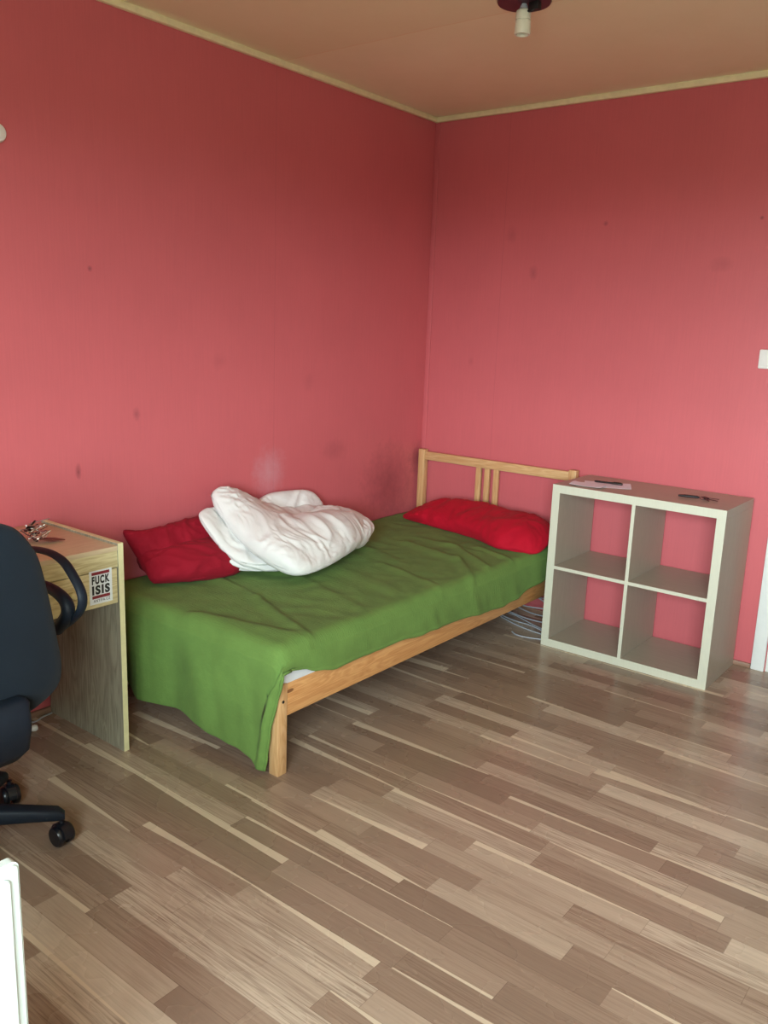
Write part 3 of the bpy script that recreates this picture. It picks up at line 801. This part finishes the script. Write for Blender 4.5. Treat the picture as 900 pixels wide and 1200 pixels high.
# backrest: outline as seen from behind, domed towards the back
half = [(0, .990), (.043, .986), (.088, .963), (.129, .907), (.148, .849), (.166, .757), (.181, .662), (.191, .578), (.174, .528), (.113, .497), (.06, .487), (0, .485)]
half = [(y*1.03, z) for y, z in half]
out = spline([(y, 0, z) for y, z in half]+[(-y, 0, z) for y, z in half[-2:0:-1]], 6, closed=True)
zc = .735; bm = bmesh.new(); rings = []
def bowx(y): return -.018*((y)/.19)**2
def ring(sc, dx): return [bm.verts.new((.905+dx+bowx(p.x*sc), CY+p.x*sc, zc+(p.z-zc)*sc)) for p in out]
for sc, dx in ((.0, -.030), (.5, -.032), (.80, -.034), (.93, -.033), (.985, -.022), (1.0, -.008), (1.0, .004), (.985, .014), (.95, .022), (.80, .030), (.5, .035), (0, .037)):
    rings.append([bm.verts.new((.905+dx, CY, zc))] if sc == 0 else ring(sc, dx))
m_ = len(out)
for A_, B_ in zip(rings, rings[1:]):
    for k_ in range(m_):
        k2 = (k_+1) % m_
        if len(A_) == 1: bm.faces.new((A_[0], B_[k_], B_[k2]))
        elif len(B_) == 1: bm.faces.new((A_[k_], A_[k2], B_[0]))
        else: bm.faces.new((A_[k_], A_[k2], B_[k2], B_[k_]))
finish('backrest', bm, M['chair_fabric'], ch, angle=180)
# back support bar with its plastic cover
bm = bmesh.new()
sec = [(.925, .552, .058), (.950, .550, .063), (.962, .543, .065), (.966, .538, .060), (.975, .52, .058), (.975, .50, .060), (.965, .44, .056), (.930, .405, .054), (.86, .395, .05), (.74, .40, .045)]
rg = []
for i, (x, z, w_) in enumerate(sec):
    nrm = Vector((1, 0, .6)) if z > .541 else Vector((1, 0, 0)) if z > .5 else Vector((.75, 0, -.6)) if z > .42 else Vector((.1, 0, -1))
    nrm.normalize(); th_ = .020
    c = Vector((x, CY, z)); rg.append([bm.verts.new(c+Vector((0, w_*math.copysign(abs(math.cos(t_))**.4, math.cos(t_)), 0))+nrm*th_*math.copysign(abs(math.sin(t_))**.4, math.sin(t_))) for t_ in [2*PI*k_/20 for k_ in range(20)]])
for A_, B_ in zip(rg, rg[1:]):
    for k_ in range(20): bm.faces.new((A_[k_], A_[(k_+1) % 20], B_[(k_+1) % 20], B_[k_]))
bm.faces.new(rg[0][::-1]); bm.faces.new(rg[-1])
finish('back_support', bm, M['chair_plastic'], ch, angle=50)
for sg in (1, -1):
    bm = bmesh.new()
    yy = CY+sg*.32
    pa_ = [(.50, yy, .79), (.571, yy, .808), (.661, yy, .813), (.724, yy, .800), (.772, yy, .765), (.803, yy, .730), (.806, yy, .699), (.788, yy, .668), (.745, yy, .632), (.695, yy, .598), (.64, yy-sg*.02, .55), (.62, yy-sg*.06, .46), (.62, yy-sg*.14, .425)]
    n_ = len(spline(pa_)); tube(bm, spline(pa_), .0085, 14, flat=(1.7, 1))
    pb_ = [(.50, yy, .79), (.50, yy, .74), (.56, yy-sg*.005, .712), (.642, yy-sg*.012, .716), (.705, yy-sg*.015, .712), (.748, yy-sg*.015, .695), (.758, yy-sg*.015, .668), (.735, yy-sg*.015, .635), (.69, yy-sg*.01, .598)]
    sp_ = spline(pb_); tube(bm, sp_, [.009+.006*min(1, i_/len(sp_)*1.4) for i_ in range(len(sp_))], 14, flat=(1.3, 1.2))
    finish('armrest', bm, M['chair_plastic'], ch)

# ------------------------------------------------------------------ white board at the lower left
wp = thing('white_panel', (1.78, -3.70, 0), 'white upright panel with a rounded top corner at the bottom left edge', 'panel')
def rounded(y0, y1, z0, z1, r, k_=8):
    pts = [(y0, z0), (y1, z0)]
    for q in range(k_+1):
        a = PI/2*q/k_; pts.append((y1-r+r*math.cos(a), z1-r+r*math.sin(a)))
    for q in range(k_+1):
        a = PI/2+PI/2*q/k_; pts.append((y0+r+r*math.cos(a), z1-r+r*math.sin(a)))
    return pts
def slab(name, prof, x0, x1, mat, parent, bev=.004):
    bm = bmesh.new()
    a = [bm.verts.new((x0, y, z)) for y, z in prof]; b = [bm.verts.new((x1, y, z)) for y, z in prof]
    bm.faces.new(a); bm.faces.new(b[::-1])
    for i in range(len(prof)): bm.faces.new((a[i], a[(i+1) % len(prof)], b[(i+1) % len(prof)], b[i]))
    bmesh.ops.recalc_face_normals(bm, faces=bm.faces)
    es = [e for e in bm.edges if len(e.link_faces) == 2 and any(len(f.verts) > 6 for f in e.link_faces)]
    bmesh.ops.bevel(bm, geom=es, offset=bev, segments=2, affect='EDGES')
    return finish(name, bm, mat, parent)
slab('board', rounded(-4.0, -3.42, 0, .722, .012), 1.752, 1.774, M['panel_white'], wp)
slab('raised_face', rounded(-3.98, -3.437, .02, .704, .010), 1.7742, 1.779, M['panel_white'], wp, .0015)

# ------------------------------------------------------------------ wall fittings
sw = thing('light_switch', (1.81, 0, 1.348), 'white light switch on the back wall beside the doorway, at the right edge', 'switch')
bx('plate', (1.770, -.010, 1.348), (1.850, 0, 1.430), M['plastic_white'], sw, .005)
bx('rocker', (1.783, -.0145, 1.361), (1.837, -.0101, 1.417), M['plastic_white'], sw, .0015)
bm = bmesh.new(); lathe(bm, [(.031, 0), (.031, .008), (.026, .018), (.012, .024), (0, .025)], (0, -2.435, 2.032), (1, 0, 0), 32)
finish('wall_fitting', bm, M['plastic_white'], label='small round white fitting high on the left wall at the left edge', cat='wall fitting')

# ------------------------------------------------------------------ ceiling lamp
LX, LY = 1.199, -1.211
lp = thing('ceiling_lamp', (LX, LY, H), 'bare ceiling lamp holder hanging from a maroon disc, without bulb', 'lamp')
bm = bmesh.new(); lathe(bm, [(0, 0), (.088, 0), (.091, -.004), (.088, -.009), (.05, -.012), (0, -.012)], (LX, LY, H)); finish('canopy', bm, M['maroon'], lp)
bm = bmesh.new(); tube(bm, [(LX, LY, H-.012), (LX, LY, H-.02)], .009, 14); tube(bm, [(LX, LY, H-.016), (LX, LY, H-.030)], [.012, .016], 18); finish('stem', bm, M['cable'], lp)
bm = bmesh.new(); lathe(bm, [(0, -.028), (.018, -.028), (.024, -.033), (.0255, -.040), (.0255, -.061), (.0225, -.0615), (.0225, -.064), (.026, -.0645), (.027, -.102), (.0255, -.106), (.021, -.106), (.020, -.085), (0, -.085)], (LX, LY, H), n=40)
finish('bulb_holder', bm, M['porcelain'], lp)
bm = bmesh.new(); box(bm, (LX+.022, LY-.012, H-.038), (LX+.060, LY+.012, H-.012), .003); tube(bm, spline([(LX+.03, LY, H-.036), (LX+.022, LY-.005, H-.04), (LX+.008, LY, H-.03)]), .0028, 8)
tube(bm, spline([(LX+.045, LY-.004, H-.036), (LX+.03, LY-.012, H-.042), (LX+.006, LY-.006, H-.030)]), .0028, 8)
finish('terminal_block', bm, M['black'], lp)

# ------------------------------------------------------------------ loose cables between bed and shelf unit
CB = [[(.62, -.10, .004), (.75, -.13, .004), (.90, -.20, .004), (1.00, -.235, .004), (1.033, -.25, .004)],
      [(.60, -.14, .004), (.76, -.20, .004), (.90, -.235, .012), (1.00, -.26, .005), (1.034, -.27, .004)],
      [(.66, -.05, .12), (.80, -.08, .115), (.93, -.12, .13), (1.033, -.16, .14)],
      [(.66, -.07, .05), (.80, -.11, .035), (.93, -.16, .05), (1.033, -.18, .07)],
      [(.86, -.36, .004), (.90, -.385, .004), (.96, -.38, .004), (1.02, -.355, .004), (1.035, -.34, .004)],
      [(.70, -.06, .18), (.82, -.09, .17), (.95, -.13, .16), (1.034, -.17, .16)],
      [(.64, -.12, .03), (.78, -.16, .02), (.92, -.20, .03), (1.034, -.22, .05)],
      [(.70, -.20, .004), (.82, -.255, .004), (.94, -.285, .004), (1.035, -.29, .004)],
      [(.66, -.06, .15), (.80, -.10, .14), (.94, -.14, .11), (1.034, -.16, .10)],
      [(.60, -.08, .09), (.78, -.13, .07), (.92, -.15, .085), (1.034, -.20, .10)]]
for c_ in CB:
    bm = bmesh.new(); tube(bm, spline(c_, 8), .0032, 8)
    finish('cable', bm, M['cable'], label='pale grey cable in the tangle between bed and shelf unit', cat='cable', group='cables between bed and shelf unit')

# ------------------------------------------------------------------ camera
yaw, pitch, roll = PRM = (.6596, -.2147, .0366)
MM = Matrix(((0.7849403, 0.6185414, 0.0357112), (-0.1593810, 0.1458867, 0.9763784), (-0.5987206, 0.7720904, -0.2130961)))
cam = bpy.data.cameras.new('camera'); co = bpy.data.objects.new('camera', cam); COL.objects.link(co)
R3 = Matrix((MM[0], MM[1], -MM[2])).transposed()
co.matrix_world = Matrix.Translation((2.8128, -3.9563, 1.4712)) @ R3.to_4x4()
cam.sensor_fit = 'VERTICAL'; cam.sensor_height = 24.0; cam.lens = 24.0*999.86/1200; cam.clip_start = .02
S.camera = co

# ------------------------------------------------------------------ light: overcast daylight through the window
w = bpy.data.worlds.new('daylight'); S.world = w; w.use_nodes = True
nt = w.node_tree; bg = nt.nodes['Background']
tc = nt.nodes.new('ShaderNodeTexCoord'); sx_ = nt.nodes.new('ShaderNodeSeparateXYZ'); nt.links.new(tc.outputs['Generated'], sx_.inputs[0])
mr = nt.nodes.new('ShaderNodeMapRange'); mr.inputs[1].default_value = -1; mr.inputs[2].default_value = 1; nt.links.new(sx_.outputs[2], mr.inputs[0])
rp = nt.nodes.new('ShaderNodeValToRGB'); e = rp.color_ramp.elements
e[0].position = 0; e[0].color = (.24, .26, .21, 1); e[1].position = 1; e[1].color = (.56, .67, .70, 1)
for p_, c_ in ((.35, (.20, .22, .19, 1)), (.485, (.12, .13, .12, 1)), (.515, (1.02, 1.20, 1.22, 1)), (.58, (.95, 1.12, 1.15, 1)), (.70, (.68, .81, .83, 1))):
    x_ = e.new(p_); x_.color = c_
nt.links.new(mr.outputs[0], rp.inputs[0]); nt.links.new(rp.outputs[0], bg.inputs['Color'])
bg.inputs['Strength'].default_value = 30.0
al = bpy.data.lights.new('window_portal', 'AREA'); al.shape = 'RECTANGLE'; al.size = WX1-WX0; al.size_y = WZ1-WZ0
al.cycles.is_portal = True
ao = bpy.data.objects.new('window_portal', al); COL.objects.link(ao)
ao.location = ((WX0+WX1)/2, YF-.11, (WZ0+WZ1)/2); ao.rotation_euler = (math.radians(90), 0, 0)

S.view_settings.view_transform = 'Standard'; S.view_settings.look = 'None'; S.view_settings.gamma = 1; S.view_settings.use_curve_mapping = False
S.view_settings.exposure = 0.42
S.cycles.use_denoising = True
S.cycles.denoising_input_passes = 'RGB_ALBEDO_NORMAL'; S.cycles.denoising_prefilter = 'ACCURATE'
S.cycles.caustics_reflective = False; S.cycles.caustics_refractive = False; S.cycles.blur_glossy = 1.0
S.cycles.max_bounces = 10; S.cycles.diffuse_bounces = 3
S.cycles.sample_clamp_indirect = 3
